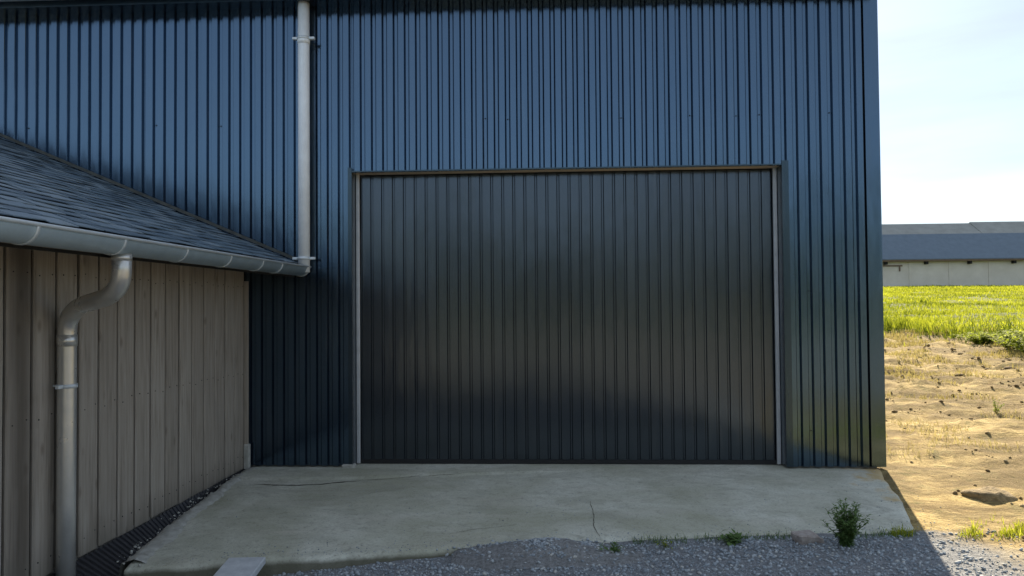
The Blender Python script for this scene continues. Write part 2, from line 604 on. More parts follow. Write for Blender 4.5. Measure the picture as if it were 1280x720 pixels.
def axis_steps(lo, hi, fine_lo, fine_hi, step, grow):
    a = list(np.arange(fine_lo, fine_hi, step))
    s, v = step, fine_hi
    while v < hi:
        a.append(v); s *= grow; v += s
    a.append(hi)
    s, v = step, fine_lo - step
    b = []
    while v > lo:
        b.append(v); s *= grow; v -= s
    b.append(lo)
    return b[::-1] + a


def build_ground():
    xs = axis_steps(-420, 420, -3.4, 7.0, 0.075, 1.09)
    ys = axis_steps(-320, 620, -4.0, 7.0, 0.075, 1.07)
    verts, zone = [], []
    for y in ys:
        for x in xs:
            near = 1.0 if abs(x) < 40 and -15 < y < 60 else 0.0
            verts.append((x, y, ground_h(x, y) + (lump(x, y) if near else 0)))
            # zone: gravel before the slab, turf far off
            wob = 0.35 * fbm(x, y, 1.7, 3, 5.0)
            g = 1.0 - min(1, max(0, (x - 2.55 + wob + 0.25 * (y + 2.0)) / 0.5))
            if y > -1.86 + 0.2 * wob and x > 2.2:
                g = 0.0
            tf = min(1, max(0, (y - turf_edge(x) + wob * 4) / 1.2)) if x > 0 else (1.0 if y > 14 else 0.0)
            if y < -5:
                g = 0.62 + 0.8 * wob
            if y < -26:
                tf = min(1, max(0, (-26 - y + 6 * wob) / 6)) * 0.8
            zone.append((g, tf, 0, 1))
    nx = len(xs)
    faces = [(j * nx + i, j * nx + i + 1, (j + 1) * nx + i + 1, (j + 1) * nx + i) for j in range(len(ys) - 1) for i in range(nx - 1)]
    o = soup('ground', verts, faces, M['ground'])
    at = o.data.attributes.new('zone', 'FLOAT_COLOR', 'POINT')
    at.data.foreach_set('color', np.asarray(zone, np.float32).ravel())
    for p in o.data.polygons:
        p.use_smooth = True
    o['kind'] = 'structure'
    o['label'] = 'sandy bare earth and gravel rising to a green field'
    return o


build_ground()


# ------------------------------------------------------------------ concrete apron
def slab_left(y):
    return -2.93 + 0.30 * (min(2.7, max(0.0, -y)) / 2.6) ** 1.3


def slab_right(y):
    return 2.60 + 0.62 * min(1.0, max(0.0, (y + 1.95) / 1.95))


def build_slab():
    nx, ny = 230, 96
    x0, x1 = -2.87, 3.20
    top, n_top = [], 0
    verts, faces = [], []
    for i in range(nx + 1):
        x = x0 + (x1 - x0) * i / nx
        e = slab_front(x) + 0.030 * fbm(x, 0, 3.5, 4, 2.2) + 0.012 * fbm(x, 0, 16, 2, 7.7)
        for j in range(ny + 1):
            t = j / ny
            y = e + (0.24 - e) * t
            xl, xr = slab_left(y) + 0.04 * fbm(y, 1.0, 2.5, 3, 4.0), slab_right(y) + 0.03 + 0.07 * fbm(y, 3.0, 1.5, 3, 4.0)
            xx = xl + (xr - xl) * i / nx
            z = 0.010 * fbm(xx, y, 1.1, 3, 1.5) + 0.0025 * fbm(xx, y, 9, 3, 8.0)
            # older strip along the wall sits a little proud and ends in a ragged lip
            lip = -0.50 + 0.16 * max(0, xx + 2.0) + 0.05 * fbm(xx, 0.3, 2.0, 3, 6.0)
            if xx < 0.6 and y > lip:
                z += 0.014 * min(1, (0.9 - xx) / 1.5) * min(1, (y - lip) / 0.03)
            z -= 0.030 * max(0, 1 - (y - e) / 0.05) * (0.6 + fbm(xx, y, 6, 2, 3))
            z -= 0.045 * max(0.0, 1 - (xr - xx) / 0.10)
            if y > -0.12:
                z = min(z, 0.004)
            if y > 0.1:
                z = min(z, -0.002)
            verts.append((xx, y, z))
    m = ny + 1
    for i in range(nx):
        for j in range(ny):
            faces.append((i * m + j, (i + 1) * m + j, (i + 1) * m + j + 1, i * m + j + 1))
    # skirt down all four sides
    rim = [i * m for i in range(nx + 1)] + [nx * m + j for j in range(1, m)] + [i * m + ny for i in range(nx - 1, -1, -1)] + [j for j in range(ny - 1, 0, -1)]
    base = len(verts)
    for r in rim:
        v = verts[r]
        dy = -0.02 * fbm(v[0], v[1], 5, 2, 1) if v[1] < -1.5 else 0
        verts.append((v[0], v[1] + dy, -0.20))
    L = len(rim)
    for k in range(L):
        faces.append((rim[k], base + k, base + (k + 1) % L, rim[(k + 1) % L]))
    o = soup('concrete_apron', verts, faces, M['concrete'])
    o['kind'] = 'structure'
    o['label'] = 'cracked concrete apron in front of the wide dark door'
    for p in o.data.polygons:
        p.use_smooth = True
    return o


slab = build_slab()


def crack(pts, w, parent, seed):
    P = []
    for a, b in zip(pts, pts[1:]):
        a, b = Vector(a), Vector(b)
        n = max(2, int((b - a).length / 0.025))
        P += [a.lerp(b, k / n) for k in range(n)]
    P.append(Vector(pts[-1]))
    verts, faces = [], []
    for i, p in enumerate(P):
        t = (P[min(i + 1, len(P) - 1)] - P[max(i - 1, 0)]).normalized()
        nrm = Vector((-t.y, t.x))
        j = 0.018 * fbm(p.x * 1.0, p.y, 7, 3, seed)
        taper = min(1, i / 6, (len(P) - 1 - i) / 6)
        ww = w * (0.35 + 1.1 * abs(fbm(p.x, p.y, 12, 2, seed + 4))) * (0.15 + 0.85 * taper)
        for s in (-1, 1):
            q = p + nrm * (j + s * ww)
            verts.append((q.x, q.y, 0.0))
    # lay it on the slab surface
    dg = bpy.context.evaluated_depsgraph_get()
    out = []
    for v in verts:
        ok, loc, _, _ = parent.ray_cast(Vector((v[0], v[1], 1.0)), Vector((0, 0, -1)))
        out.append((v[0], v[1], (loc.z if ok else 0) + 0.0025))
    faces = [(2 * i, 2 * i + 1, 2 * i + 3, 2 * i + 2) for i in range(len(P) - 1)]
    return soup('crack', out, faces, M['crack'], parent)


bpy.context.view_layer.update()


def gpt(x, y):
    p = hit(x, y, 2, 0.0)
    return (p.x, p.y)


crack([gpt(318, 606), gpt(360, 607), gpt(400, 606), gpt(436, 602), gpt(452, 601)], 0.020, slab, 1.0)  # dark strip for the crack, widened to paint in the shade of the lip
crack([gpt(448, 601), gpt(520, 596), gpt(585, 593)], 0.005, slab, 3.0)
crack([gpt(738, 626), gpt(743, 645), gpt(741, 655), gpt(750, 672)], 0.0045, slab, 2.0)
crack([gpt(560, 668), gpt(600, 661), gpt(655, 655)], 0.003, slab, 5.0)

# ------------------------------------------------------------------ the barn
Z_EAVE = 4.60
OP_L, OP_R, OP_T = -1.925, 2.293, 2.94       # door opening in the wall plane
barn = thing('metal_barn', 'tall barn clad in dark blue ribbed metal sheets with a wide door', 'barn', (0, 0, 0))

PITCH = 0.1115
DEPTH = 0.026


def sheet(x0, x1, z0, z1, y=0.0, turn=None, name='cladding_sheet', mat=None):
    """one ribbed sheet, crests at y and valleys DEPTH behind; phase tied to x = 0"""
    prof = [(0.0, 1), (0.052, 1), (0.066, 0), (0.0985, 0), (1.0, 1)]
    pts = []
    k = math.floor(x0 / PITCH) - 1
    raw = []
    while k * PITCH < x1 + PITCH:
        b = k * PITCH
        raw += [(b, 0), (b + 0.0560, 0), (b + 0.0705, 1), (b + 0.0970, 1)]
        k += 1
    # raw: crest from b to b+.060, flank to .0715, valley to .100, flank back to next b
    xs = [p[0] for p in raw]
    ds = [p[1] for p in raw]
    cut = [x0] + [x for x in xs if x0 + 1e-4 < x < x1 - 1e-4] + [x1]
    pts = [(x, float(np.interp(x, xs, ds)) * DEPTH) for x in cut]
    nz_ = max(1, int((z1 - z0) / 1.2))
    bm = bmesh.new()
    rows = []
    for j in range(nz_ + 1):
        z = z0 + (z1 - z0) * j / nz_
        rows.append([bm.verts.new((x, y + d, z)) for x, d in pts])
    for a, b in zip(rows, rows[1:]):
        for i in range(len(a) - 1):
            bm.faces.new((a[i], a[i + 1], b[i + 1], b[i]))
    if turn is not None:
        bmesh.ops.transform(bm, matrix=turn, verts=bm.verts)
    o = link(name, mesh_of(bm, name), mat or M['clad'], barn)
    so = o.modifiers.new('thickness', 'SOLIDIFY')
    so.thickness = 0.0012
    so.offset = -1
    return o


def screws(host, x0, x1, zs, y):
    bm = bmesh.new()
    k = math.ceil(x0 / PITCH)
    n = 0
    while k * PITCH + 0.085 < x1:
        if k % 2 == 0:
            xx = k * PITCH + 0.0838
            for z in zs:
                if random.random() < 0.45:
                    continue
                bmesh.ops.create_cone(bm, cap_ends=True, segments=6, radius1=0.008, radius2=0.006, depth=0.007,
                                      matrix=Matrix.Translation((xx, y + DEPTH - 0.004, z + random.uniform(-0.012, 0.012))) @ Matrix.Rotation(math.pi / 2, 4, 'X'))
                n += 1
        k += 1
    if n:
        o = link('screw', mesh_of(bm, 'screw'), M['seal'], host)
        o['kind'] = 'stuff'
    else:
        bm.free()


W = PITCH * 9
k = math.floor(-9.5 / W)
edges = [i * W - 0.04 for i in range(-10, 5)]
Z_BASE = 0.02
for a, b in zip(edges, edges[1:]):
    if a > X_CORNER - 0.13:
        continue
    b = min(b, X_CORNER - 0.125)
    dy = 0.004 if int(round(a / W)) % 2 else 0.0       # every other sheet laps over its neighbour
    spans = []
    if b <= OP_L or a >= OP_R:
        spans.append((a, b, Z_BASE))
    else:
        if a < OP_L - 0.02:
            spans.append((a, OP_L, Z_BASE))
        if b > OP_R + 0.02:
            spans.append((OP_R, b, Z_BASE))
        spans.append((max(a, OP_L), min(b, OP_R), OP_T))
    for s0, s1, zz in spans:
        o = sheet(s0, s1 + 0.004, zz, Z_EAVE, -dy)
        screws(o, s0 + 0.02, s1 - 0.02, [z for z in (0.35, 1.7, 3.43) if z > zz + 0.2], -dy)
# overlap ribs where two sheets meet stand a little prouder
# gable wall, turned round the corner
turn = Matrix.Translation((X_CORNER, 0, 0)) @ Matrix.Rotation(math.pi / 2, 4, 'Z')
for i in range(10):
    sheet(0.1 + i * W, 0.1 + (i + 1) * W, 0.05 if i == 0 else 0.0, Z_EAVE + 0.1, 0.0, turn)

# corner trim, plinth, structural core
prism('corner_flashing', [(X_CORNER - 0.13, -0.006), (X_CORNER + 0.006, -0.006), (X_CORNER + 0.006, 0.13), (X_CORNER - 0.002, 0.13), (X_CORNER - 0.002, 0.002), (X_CORNER - 0.13, 0.002)],
      'Z', Z_BASE, Z_EAVE, M['clad'], barn)
box('plinth', OP_R + 0.03, X_CORNER - 0.06, 0.045, 0.20, -0.15, 0.30, M['plinth'], barn)
box('plinth', -9.4, OP_L - 0.03, 0.045, 0.20, -0.15, 0.30, M['plinth'], barn)
box('wall_core', OP_R + 0.02, X_CORNER - 0.05, 0.06, 0.19, 0.302, Z_EAVE, M['dark'], barn)
box('wall_core', -9.4, OP_L - 0.02, 0.06, 0.19, 0.302, Z_EAVE, M['dark'], barn)
box('wall_core', OP_L - 0.018, OP_R + 0.018, 0.06, 0.19, OP_T + 0.05, Z_EAVE, M['dark'], barn)
box('side_wall', X_CORNER - 0.20, X_CORNER - 0.05, 0.21, 9.9, -0.2, Z_EAVE, M['dark'], barn)
box('side_wall', -9.5, -9.41, 0.0, 9.9, -0.2, Z_EAVE, M['clad'], barn)
box('rear_wall', -9.5, X_CORNER - 0.05, 9.91, 10.0, -0.2, Z_EAVE, M['clad'], barn)

# opening trims: dark reveal returns, raw lintel board, pale guide strips
box('reveal_flashing', OP_L - 0.035, OP_L + 0.004, -0.008, 0.176, Z_BASE, OP_T + 0.03, M['trim'], barn)
box('reveal_flashing', OP_R - 0.004, OP_R + 0.060, -0.008, 0.176, Z_BASE, OP_T + 0.03, M['trim'], barn)
box('lintel_flashing', OP_L + 0.006, OP_R - 0.006, -0.009, 0.034, OP_T - 0.014, OP_T - 0.0015, M['trim'], barn)
box('lintel_board', OP_L + 0.006, OP_R - 0.006, 0.036, 0.172, OP_T - 0.012, OP_T + 0.028, M['soffit'], barn)
box('guide_strip', OP_L + 0.006, OP_L + 0.040, 0.140, 0.174, 0.01, OP_T - 0.004, M['alu'], barn, 0.004)
box('guide_strip', OP_R - 0.042, OP_R - 0.006, 0.140, 0.174, 0.01, OP_T - 0.004, M['alu'], barn, 0.004)
box('plinth_block', OP_L - 0.10, OP_L + 0.03, -0.03, 0.05, -0.02, 0.035, M['mortar'], barn, 0.01)

# the door: a frame carrying vertical ribbed slats
door = box('door', OP_L - 0.015, OP_R + 0.015, 0.215, 0.26, 0.02, OP_T + 0.04, M['door'], barn)
DX0, DX1 = OP_L + 0.045, OP_R - 0.048
ND = 37
dw = (DX1 - DX0) / ND
bm = bmesh.new()
zs0, zs1 = 0.045, OP_T - 0.02
prof = [(0.0, 0.0), (0.010, 0.0), (0.018, -0.012), (dw - 0.012, -0.012), (dw - 0.004, 0.0), (dw, 0.0)]
prof = [(x, 0.196 + y) for x, y in prof]
A = [bm.verts.new((x, y, zs0)) for x, y in prof] + [bm.verts.new((dw, 0.214, zs0)), bm.verts.new((0, 0.214, zs0))]
B = [bm.verts.new((x, y, zs1)) for x, y in prof] + [bm.verts.new((dw, 0.214, zs1)), bm.verts.new((0, 0.214, zs1))]
bm.faces.new(A[::-1]); bm.faces.new(B)
for i in range(len(A)):
    bm.faces.new((A[i], A[(i + 1) % len(A)], B[(i + 1) % len(A)], B[i]))
bmesh.ops.recalc_face_normals(bm, faces=bm.faces)
slat_me = mesh_of(bm, 'door_slat')
for i in range(ND):
    o = link('door_slat', slat_me, M['door'], door)
    o.location = (DX0 + i * dw, random.uniform(-0.0012, 0.0012), 0)
    o.rotation_euler = (0, 0, random.uniform(-0.004, 0.004))
    o.scale = (0.997, 1, 1)
box('bottom_seal', DX0 - 0.004, DX1 + 0.004, 0.178, 0.212, 0.004, 0.044, M['seal'], door)

# eaves and roof
SL = math.tan(math.radians(14))


def roof_z(y):
    return Z_EAVE + 0.14 + (y + 0.17) * SL


prism('soffit', [(-0.17, Z_EAVE), (0.20, Z_EAVE), (0.20, Z_EAVE + 0.03), (-0.17, Z_EAVE + 0.03)], 'X', -9.7, X_CORNER + 0.02, M['trim'], barn)
prism('fascia', [(-0.198, Z_EAVE - 0.01), (-0.173, Z_EAVE - 0.01), (-0.173, Z_EAVE + 0.16), (-0.198, Z_EAVE + 0.16)], 'X', -9.7, X_CORNER + 0.02, M['trim'], barn)
prism('roof', [(-0.29, roof_z(-0.29) + 0.03), (5.0, roof_z(5.0) + 0.03), (10.4, roof_z(-0.4) + 0.03), (10.4, roof_z(-0.4) - 0.03), (5.0, roof_z(5.0) - 0.05), (-0.29, roof_z(-0.29) - 0.03)],
      'X', -9.75, X_CORNER + 0.05, M['trim'], barn)
prism('gable_panel', [(0.2, Z_EAVE), (9.9, Z_EAVE), (5.0, roof_z(5.0) - 0.06)], 'X', X_CORNER - 0.07, X_CORNER - 0.004, M['clad'], barn)
# half-round eaves gutter, out of frame above the door


def half_round(name, xc, yc, zc, r, axis, a, b, mat, parent, th=0.002, bead=True, n=20, over=0.0):
    """half-round channel, open side up"""
    sec = []
    for i in range(n + 1):
        t = math.pi + math.pi * i / n
        sec.append((math.cos(t) * r, math.sin(t) * r))
    inner = [(x * (1 - th / r), y * (1 - th / r)) for x, y in reversed(sec)]
    poly = sec + inner
    bm_ = bmesh.new()
    def p3(p, t):
        return (xc + p[0], t, zc + p[1]) if axis == 'Y' else (t, yc + p[0], zc + p[1])
    A_ = [bm_.verts.new(p3(p, a)) for p in poly]
    B_ = [bm_.verts.new(p3(p, b)) for p in poly]
    m_ = len(poly)
    for i in range(m_):
        f_ = bm_.faces.new((A_[i], B_[i], B_[(i + 1) % m_], A_[(i + 1) % m_]))
        f_.smooth = True
    for i in range(n):
        bm_.faces.new((A_[i], A_[i + 1], A_[m_ - 2 - i], A_[m_ - 1 - i]))
        bm_.faces.new((B_[i], B_[m_ - 1 - i], B_[m_ - 2 - i], B_[i + 1]))
    bmesh.ops.recalc_face_normals(bm_, faces=bm_.faces)
    o_ = link(name, mesh_of(bm_, name), mat, parent)
    return o_


half_round('eaves_gutter', 0, -0.28, Z_EAVE + 0.10, 0.075, 'X', -9.7, X_CORNER + 0.05, M['zinc'], barn)

# pale downpipe on the barn wall, falling into the wing's gutter
PX = hit(380, 170, 1, -0.09).x
pp = [(PX, -0.095, Z_EAVE - 0.002), (PX, -0.095, 3.1), (PX, -0.095, 1.93)]
dp = tube('downpipe', pp, 0.056, M['pale_pipe'], barn, 24)
dp['label'] = 'pale grey vertical pipe fixed to the dark cladding'
for zz in (hit(380, 48, 1, -0.1).z, hit(380, 323, 1, -0.1).z):
    c_ = tube('pipe_clip', [(PX, -0.095, zz - 0.014), (PX, -0.095, zz + 0.014)], 0.061, M['zinc2'], dp, 24)
    for s in (-1, 1):
        box('clip_lug', PX + s * 0.085 - 0.026, PX + s * 0.085 + 0.026, -0.115, -0.075, zz - 0.013, zz + 0.013, M['zinc2'], c_ if False else dp, 0.004)
tube('pipe_joint', [(PX, -0.095, Z_EAVE - 0.36), (PX, -0.095, Z_EAVE - 0.41)], 0.0605, M['pale_pipe'], dp, 24)

# ------------------------------------------------------------------ timber wing
wing = thing('timber_wing', 'low timber boarded outbuilding with slate roof joined to the barn', 'outbuilding', (X_WING, -4.0, 0))
Z_BOARD0, Z_BOARD1 = 0.0, 1.98
WING_END = -9.2
BW = 0.2115
y = -0.02
i = 0
bme = None
while y > WING_END:
    w = BW + random.uniform(-0.004, 0.004)
    bm = bmesh.new()
    bm_box(bm, -0.024 + random.uniform(-0.002, 0.002), 0.0 + random.uniform(-0.003, 0.003), -w / 2 + 0.0125, w / 2 - 0.0125, Z_BOARD0 - 0.01 + random.uniform(-0.012, 0.012), Z_BOARD1, 0.007)
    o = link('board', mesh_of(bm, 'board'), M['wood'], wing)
    o.location = (0, 0, 0)
    o.matrix_parent_inverse = Matrix.Identity(4)
    o.location = (0, (y - w / 2) + 4.0, 0)
    y -= w
    i += 1
bm = bmesh.new()
yy = -0.02
while yy > -5.0:
    for zz in (0.12, 0.95, 1.8):
        for d_ in (-0.055, 0.055):
            bmesh.ops.create_cone(bm, cap_ends=True, segments=6, radius1=0.0045, radius2=0.0035, depth=0.004,
                                  matrix=Matrix.Translation((X_WING + 0.003, yy - BW / 2 + d_, zz + random.uniform(-0.02, 0.02))) @ Matrix.Rotation(math.pi / 2, 4, 'Y'))
    yy -= BW
o = link('nail', mesh_of(bm, 'nail'), M['seal'], wing)
o['kind'] = 'stuff'
box('backing', X_WING - 0.16, X_WING - 0.03, WING_END, -0.01, 0.02, Z_BOARD1, M['dark'], wing)
box('corner_batten', X_WING + 0.004, X_WING + 0.042, -0.046, -0.018, 0.03, 1.85, M['wood'], wing, 0.003)
box('corner_block', X_WING + 0.002, X_WING + 0.06, -0.055, -0.012, -0.03, 0.24, M['mortar'], wing, 0.008)
box('footing', X_WING - 0.20, X_WING - 0.012, WING_END, -0.01, -0.30, 0.012, M['plinth'], wing)
# dimpled membrane along the foot of the boards: real vertical corrugation
bm = bmesh.new()
rows = [[], []]
yy = -0.03
kk = 0
while yy > -8.0:
    d = 0.012 * (1 if kk % 4 in (1, 2) else 0)
    zt = 0.002 + 0.010 * fbm(yy, 0, 3, 3, 2.0)
    rows[0].append(bm.verts.new((X_WING + 0.012 + d, yy, zt)))
    rows[1].append(bm.verts.new((X_WING + 0.035 + d + 0.20 * min(1, max(0, (-yy - 0.6) / 2.0)) + 0.02 * fbm(yy, 5, 4, 3, 2), yy, -0.13)))
    yy -= 0.0125
    kk += 1
for a in range(len(rows[0]) - 1):
    bm.faces.new((rows[0][a], rows[0][a + 1], rows[1][a + 1], rows[1][a]))
link('foot_membrane', mesh_of(bm, 'foot_membrane'), M['membrane'], wing)

# roof: deck, then slates course by course
RIM_X, RIM_Z = -2.33, 1.985
G_R = 0.086
E_X, E_Z = -2.475, 2.015                     # lower edge of the slating
PITCH_R = math.atan2(hit(0, 172, 1, 0).z - hit(370, 328, 1, 0).z, hit(370, 328, 1, 0).x - hit(0, 172, 1, 0).x)
cs, sn = math.cos(PITCH_R), math.sin(PITCH_R)


def roof_pt(s, y_, n_):
    """s up the slope from the eave, n_ above the deck"""
    return Vector((E_X - s * cs + n_ * sn, y_, E_Z + s * sn + n_ * cs))


S_RIDGE = 4.2
d0, d1, d2, d3 = roof_pt(-0.01, 0, -0.012), roof_pt(S_RIDGE, 0, -0.012), roof_pt(S_RIDGE, 0, -0.10), roof_pt(-0.01, 0, -0.10)
far_x = d1.x - (d1.x - d0.x)
roof = prism('roof', [(d0.x, d0.z), (d1.x, d1.z), (d2.x, d2.z), (d3.x, d3.z)], 'Y', WING_END - 0.2, -0.012, M['deck'], wing)
prism('rear_roof_slope', [(d1.x - 0.002, d1.z), (2 * d1.x - d0.x, d0.z), (2 * d1.x - d0.x, d3.z), (d2.x - 0.002, d2.z)], 'Y', WING_END - 0.2, -0.012, M['slate'], wing)
box('rear_wall', 2 * d1.x - X_WING, 2 * d1.x - X_WING + 0.12, WING_END, -0.01, -0.2, 1.85, M['dark'], wing)
prism('gable_wall', [(X_WING - 0.02, -0.2), (X_WING - 0.02, 1.9), (d1.x, d2.z - 0.02), (2 * d1.x - X_WING, 1.9), (2 * d1.x - X_WING, -0.2)], 'Y', WING_END, WING_END + 0.08, M['dark'], wing)
prism('eaves_soffit', [(X_WING - 0.03, 1.962), (E_X - 0.02, 1.902), (E_X - 0.02, 1.885), (X_WING - 0.03, 1.945)], 'Y', WING_END, -0.012, M['dark'], wing)

SW, SLEN, EXPO, TH = 0.22, 0.30, 0.115, 0.0045


def slate_mesh(seed):
    r_ = random.Random(seed)
    n_ = 5
    low = [(-SW / 2 + SW * i_ / n_, r_.uniform(-0.004, 0.003)) for i_ in range(n_ + 1)]
    verts_, faces_ = [], []
    for z_ in (0.0, TH * r_.uniform(0.8, 1.25)):
        inset = 0.0015 if z_ else 0.0
        verts_ += [(x_, s_ + inset, z_) for x_, s_ in low] + [(SW / 2 - 0.001, SLEN, z_), (-SW / 2 + 0.001, SLEN, z_)]
    m_ = n_ + 3
    faces_.append(tuple(range(m_, 2 * m_)))
    faces_.append(tuple(range(m_ - 1, -1, -1)))
    for a_ in range(m_):
        b_ = (a_ + 1) % m_
        faces_.append((a_, b_, m_ + b_, m_ + a_))
    me_ = bpy.data.meshes.new('slate')
    me_.from_pydata(verts_, [], faces_)
    me_.materials.append(M['slate'])
    return me_


slate_meshes = [slate_mesh(s) for s in range(6)]
# local slate axes: x along the eave (-Y), y up the slope, z off the roof
base_rot = Matrix(((0, -cs, sn), (-1, 0, 0), (0, sn, cs)))
spots = []
rows_n = int(S_RIDGE / EXPO)
for r_ in range(rows_n):
    s = r_ * EXPO - 0.035
    yy = -0.02 - SW / 2 + (SW / 2 if r_ % 2 else 0)
    while yy > WING_END:
        if yy + SW / 2 < -0.005:
            spots.append((s, yy))
        yy -= SW + 0.007
vis, rest = [], []
for s, yy in spots:
    p = to_px(roof_pt(s + 0.05, yy, 0.02))
    dist = (roof_pt(s, yy, 0) - CAM_LOC).length
    if p and -25 < p[0] < 420 and 150 < p[1] < 345:
        vis.append((dist, s, yy))
    else:
        rest.append((s, yy))
vis.sort()
if len(vis) > 300:
    rest += [(s, yy) for _, s, yy in vis[300:]]
    vis = vis[:300]


def slate_matrix(s, yy):
    tilt = Matrix.Rotation(math.atan2(-TH * 1.5, EXPO), 3, 'X')
    jit = Matrix.Rotation(random.uniform(-0.012, 0.012), 3, 'Z') @ Matrix.Rotation(random.uniform(-0.03, 0.012), 3, 'X') @ Matrix.Rotation(random.uniform(-0.022, 0.022), 3, 'Y')
    m3 = base_rot @ tilt @ jit
    p = roof_pt(s + random.uniform(-0.012, 0.010), yy, 0.020 + random.uniform(0, 0.003))
    return Matrix.Translation(p) @ m3.to_4x4()


for _, s, yy in vis:
    o = bpy.data.objects.new('slate', random.choice(slate_meshes))
    COL.objects.link(o)
    o.parent = roof
    o.matrix_parent_inverse = parent_inv(roof)
    o.matrix_basis = slate_matrix(s, yy)
bm = bmesh.new()
for s, yy in rest:
    tmp = bmesh.new()
    tmp.from_mesh(random.choice(slate_meshes))
    bmesh.ops.transform(tmp, matrix=slate_matrix(s, yy), verts=tmp.verts)
    me_ = bpy.data.meshes.new('t')
    tmp.to_mesh(me_); tmp.free()
    bm.from_mesh(me_)
    bpy.data.meshes.remove(me_)
o = link('slating', mesh_of(bm, 'slating'), M['slate'], roof)
o['kind'] = 'stuff'
# zinc upstand where the slates meet the barn
fl = [roof_pt(-0.03, 0, 0.03), roof_pt(S_RIDGE, 0, 0.03)]
prism('wall_flashing', [(fl[0].x, fl[0].z), (fl[1].x, fl[1].z), (fl[1].x + 0.02 * 0, fl[1].z + 0.03), (fl[0].x, fl[0].z + 0.03)], 'Y', -0.028, -0.012, M['verge'], wing)

# gutter with straps
G_C = RIM_X - G_R
gut = half_round('gutter', G_C, 0, RIM_Z - 0.004, G_R, 'Y', WING_END - 0.1, -0.035, M['zinc'], wing)
gut['label'] = 'weathered half-round zinc gutter with raised seams'
tube('gutter_bead', [(RIM_X + 0.002, WING_END - 0.1, RIM_Z), (RIM_X + 0.002, -0.035, RIM_Z)], 0.010, M['zinc2'], gut, 10)
half = []
n_ = 18
bm = bmesh.new()
cvs = [(math.cos(math.pi + math.pi * i_ / n_) * (G_R - 0.004), math.sin(math.pi + math.pi * i_ / n_) * (G_R - 0.004)) for i_ in range(n_ + 1)]
bm.faces.new([bm.verts.new((G_C + a_, -0.034, RIM_Z - 0.004 + b_)) for a_, b_ in cvs])
link('gutter_end', mesh_of(bm, 'gutter_end'), M['zinc'], gut)
for px_ in (388, 352, 328, 288, 233, 155, 45):
    yy = hit(px_, 340, 0, RIM_X - 0.01).y
    yy = min(yy, -0.06)
    half_round('gutter_strap', G_C, 0, RIM_Z - 0.004, G_R + 0.0045, 'Y', yy - 0.011, yy + 0.011, M['zinc2'], gut, 0.004)
for kk in range(8):
    yy = -4.75 - kk * 0.62
    half_round('gutter_strap', G_C, 0, RIM_Z - 0.004, G_R + 0.0045, 'Y', yy - 0.011, yy + 0.011, M['zinc2'], gut, 0.004)
# rafter shadow board behind the gutter
box('eaves_board', E_X - 0.045, E_X - 0.024, WING_END, -0.012, 1.89, 2.0, M['wood'], wing)

# swan-neck downpipe on the timber wall
PW = hit(83, 600, 0, X_WING + 0.085)
P_Y = PW.y
P_X = X_WING + 0.085
O_Y = hit(152, 338, 0, G_C).y
zt = RIM_Z - G_R - 0.002


def bez(p0, p1, p2, p3, n):
    p0, p1, p2, p3 = map(Vector, (p0, p1, p2, p3))
    return [p0 * (1 - t) ** 3 + p1 * 3 * t * (1 - t) ** 2 + p2 * 3 * t * t * (1 - t) + p3 * t ** 3 for t in (k_ / n for k_ in range(n + 1))]


zA = zt - 0.085
zB = hit(88, 412, 0, P_X).z
path = [Vector((G_C, O_Y, zt + 0.01))] + bez((G_C, O_Y, zA), (G_C, O_Y, zA - 0.27), (P_X, P_Y, zB + 0.27), (P_X, P_Y, zB - 0.02), 22) + [Vector((P_X, P_Y, 1.0)), Vector((P_X, P_Y, 0.4)), Vector((P_X, P_Y, -0.2))]
dp2 = tube('downpipe', path, 0.052, M['pipe'], wing, 28)
dp2['label'] = 'swan-necked zinc downpipe running down the timber wall'
zc_ = hit(80, 483, 0, P_X).z
tube('pipe_clip', [(P_X, P_Y, zc_ - 0.012), (P_X, P_Y, zc_ + 0.012)], 0.058, M['zinc2'], dp2, 24)
box('clip_bolt', P_X - 0.012, P_X + 0.014, P_Y - 0.092, P_Y - 0.056, zc_ - 0.011, zc_ + 0.011, M['zinc2'], dp2, 0.003)
box('clip_stem', X_WING, P_X - 0.05, P_Y - 0.006, P_Y + 0.006, zc_ - 0.006, zc_ + 0.006, M['zinc2'], dp2)
tube('pipe_joint', [(P_X, P_Y, zB - 0.03), (P_X, P_Y, zB - 0.10)], 0.0555, M['pipe'], dp2, 28)
tube('pipe_joint', [(G_C, O_Y, zt - 0.00), (G_C, O_Y, zt - 0.03)], 0.0545, M['pipe'], dp2, 28)

# ------------------------------------------------------------------ rough mortar fillet between wall foot and slab
verts, faces = [], []
n_ = 200
prof_n = 10
for i_ in range(n_ + 1):
    yy = -0.06 - (2.64 - 0.06) * i_ / n_
    wd = 0.15 + 0.10 * fbm(yy, 0, 3.2, 4, 1.2) + 0.05 * (i_ / n_) ** 3
    for j_ in range(prof_n + 1):
        t = j_ / prof_n
        x_ = slab_left(yy) - 0.07 + 0.03 * fbm(yy, 2.0, 4, 3, 9.0) + (wd + 0.03) * t
        z_ = 0.040 * math.sin(math.pi * t) + 0.022 * fbm(x_ * 2, yy * 2, 7, 4, 3.3) - 0.022 - 0.10 * (t < 0.01)
        verts.append((x_, yy, z_))
m_ = prof_n + 1
faces = [(i_ * m_ + j_, i_ * m_ + j_ + 1, (i_ + 1) * m_ + j_ + 1, (i_ + 1) * m_ + j_) for i_ in range(n_) for j_ in range(prof_n)]
o = soup('mortar_fillet', verts, faces, M['mortar'], slab)
for p in o.data.polygons:
    p.use_smooth = True

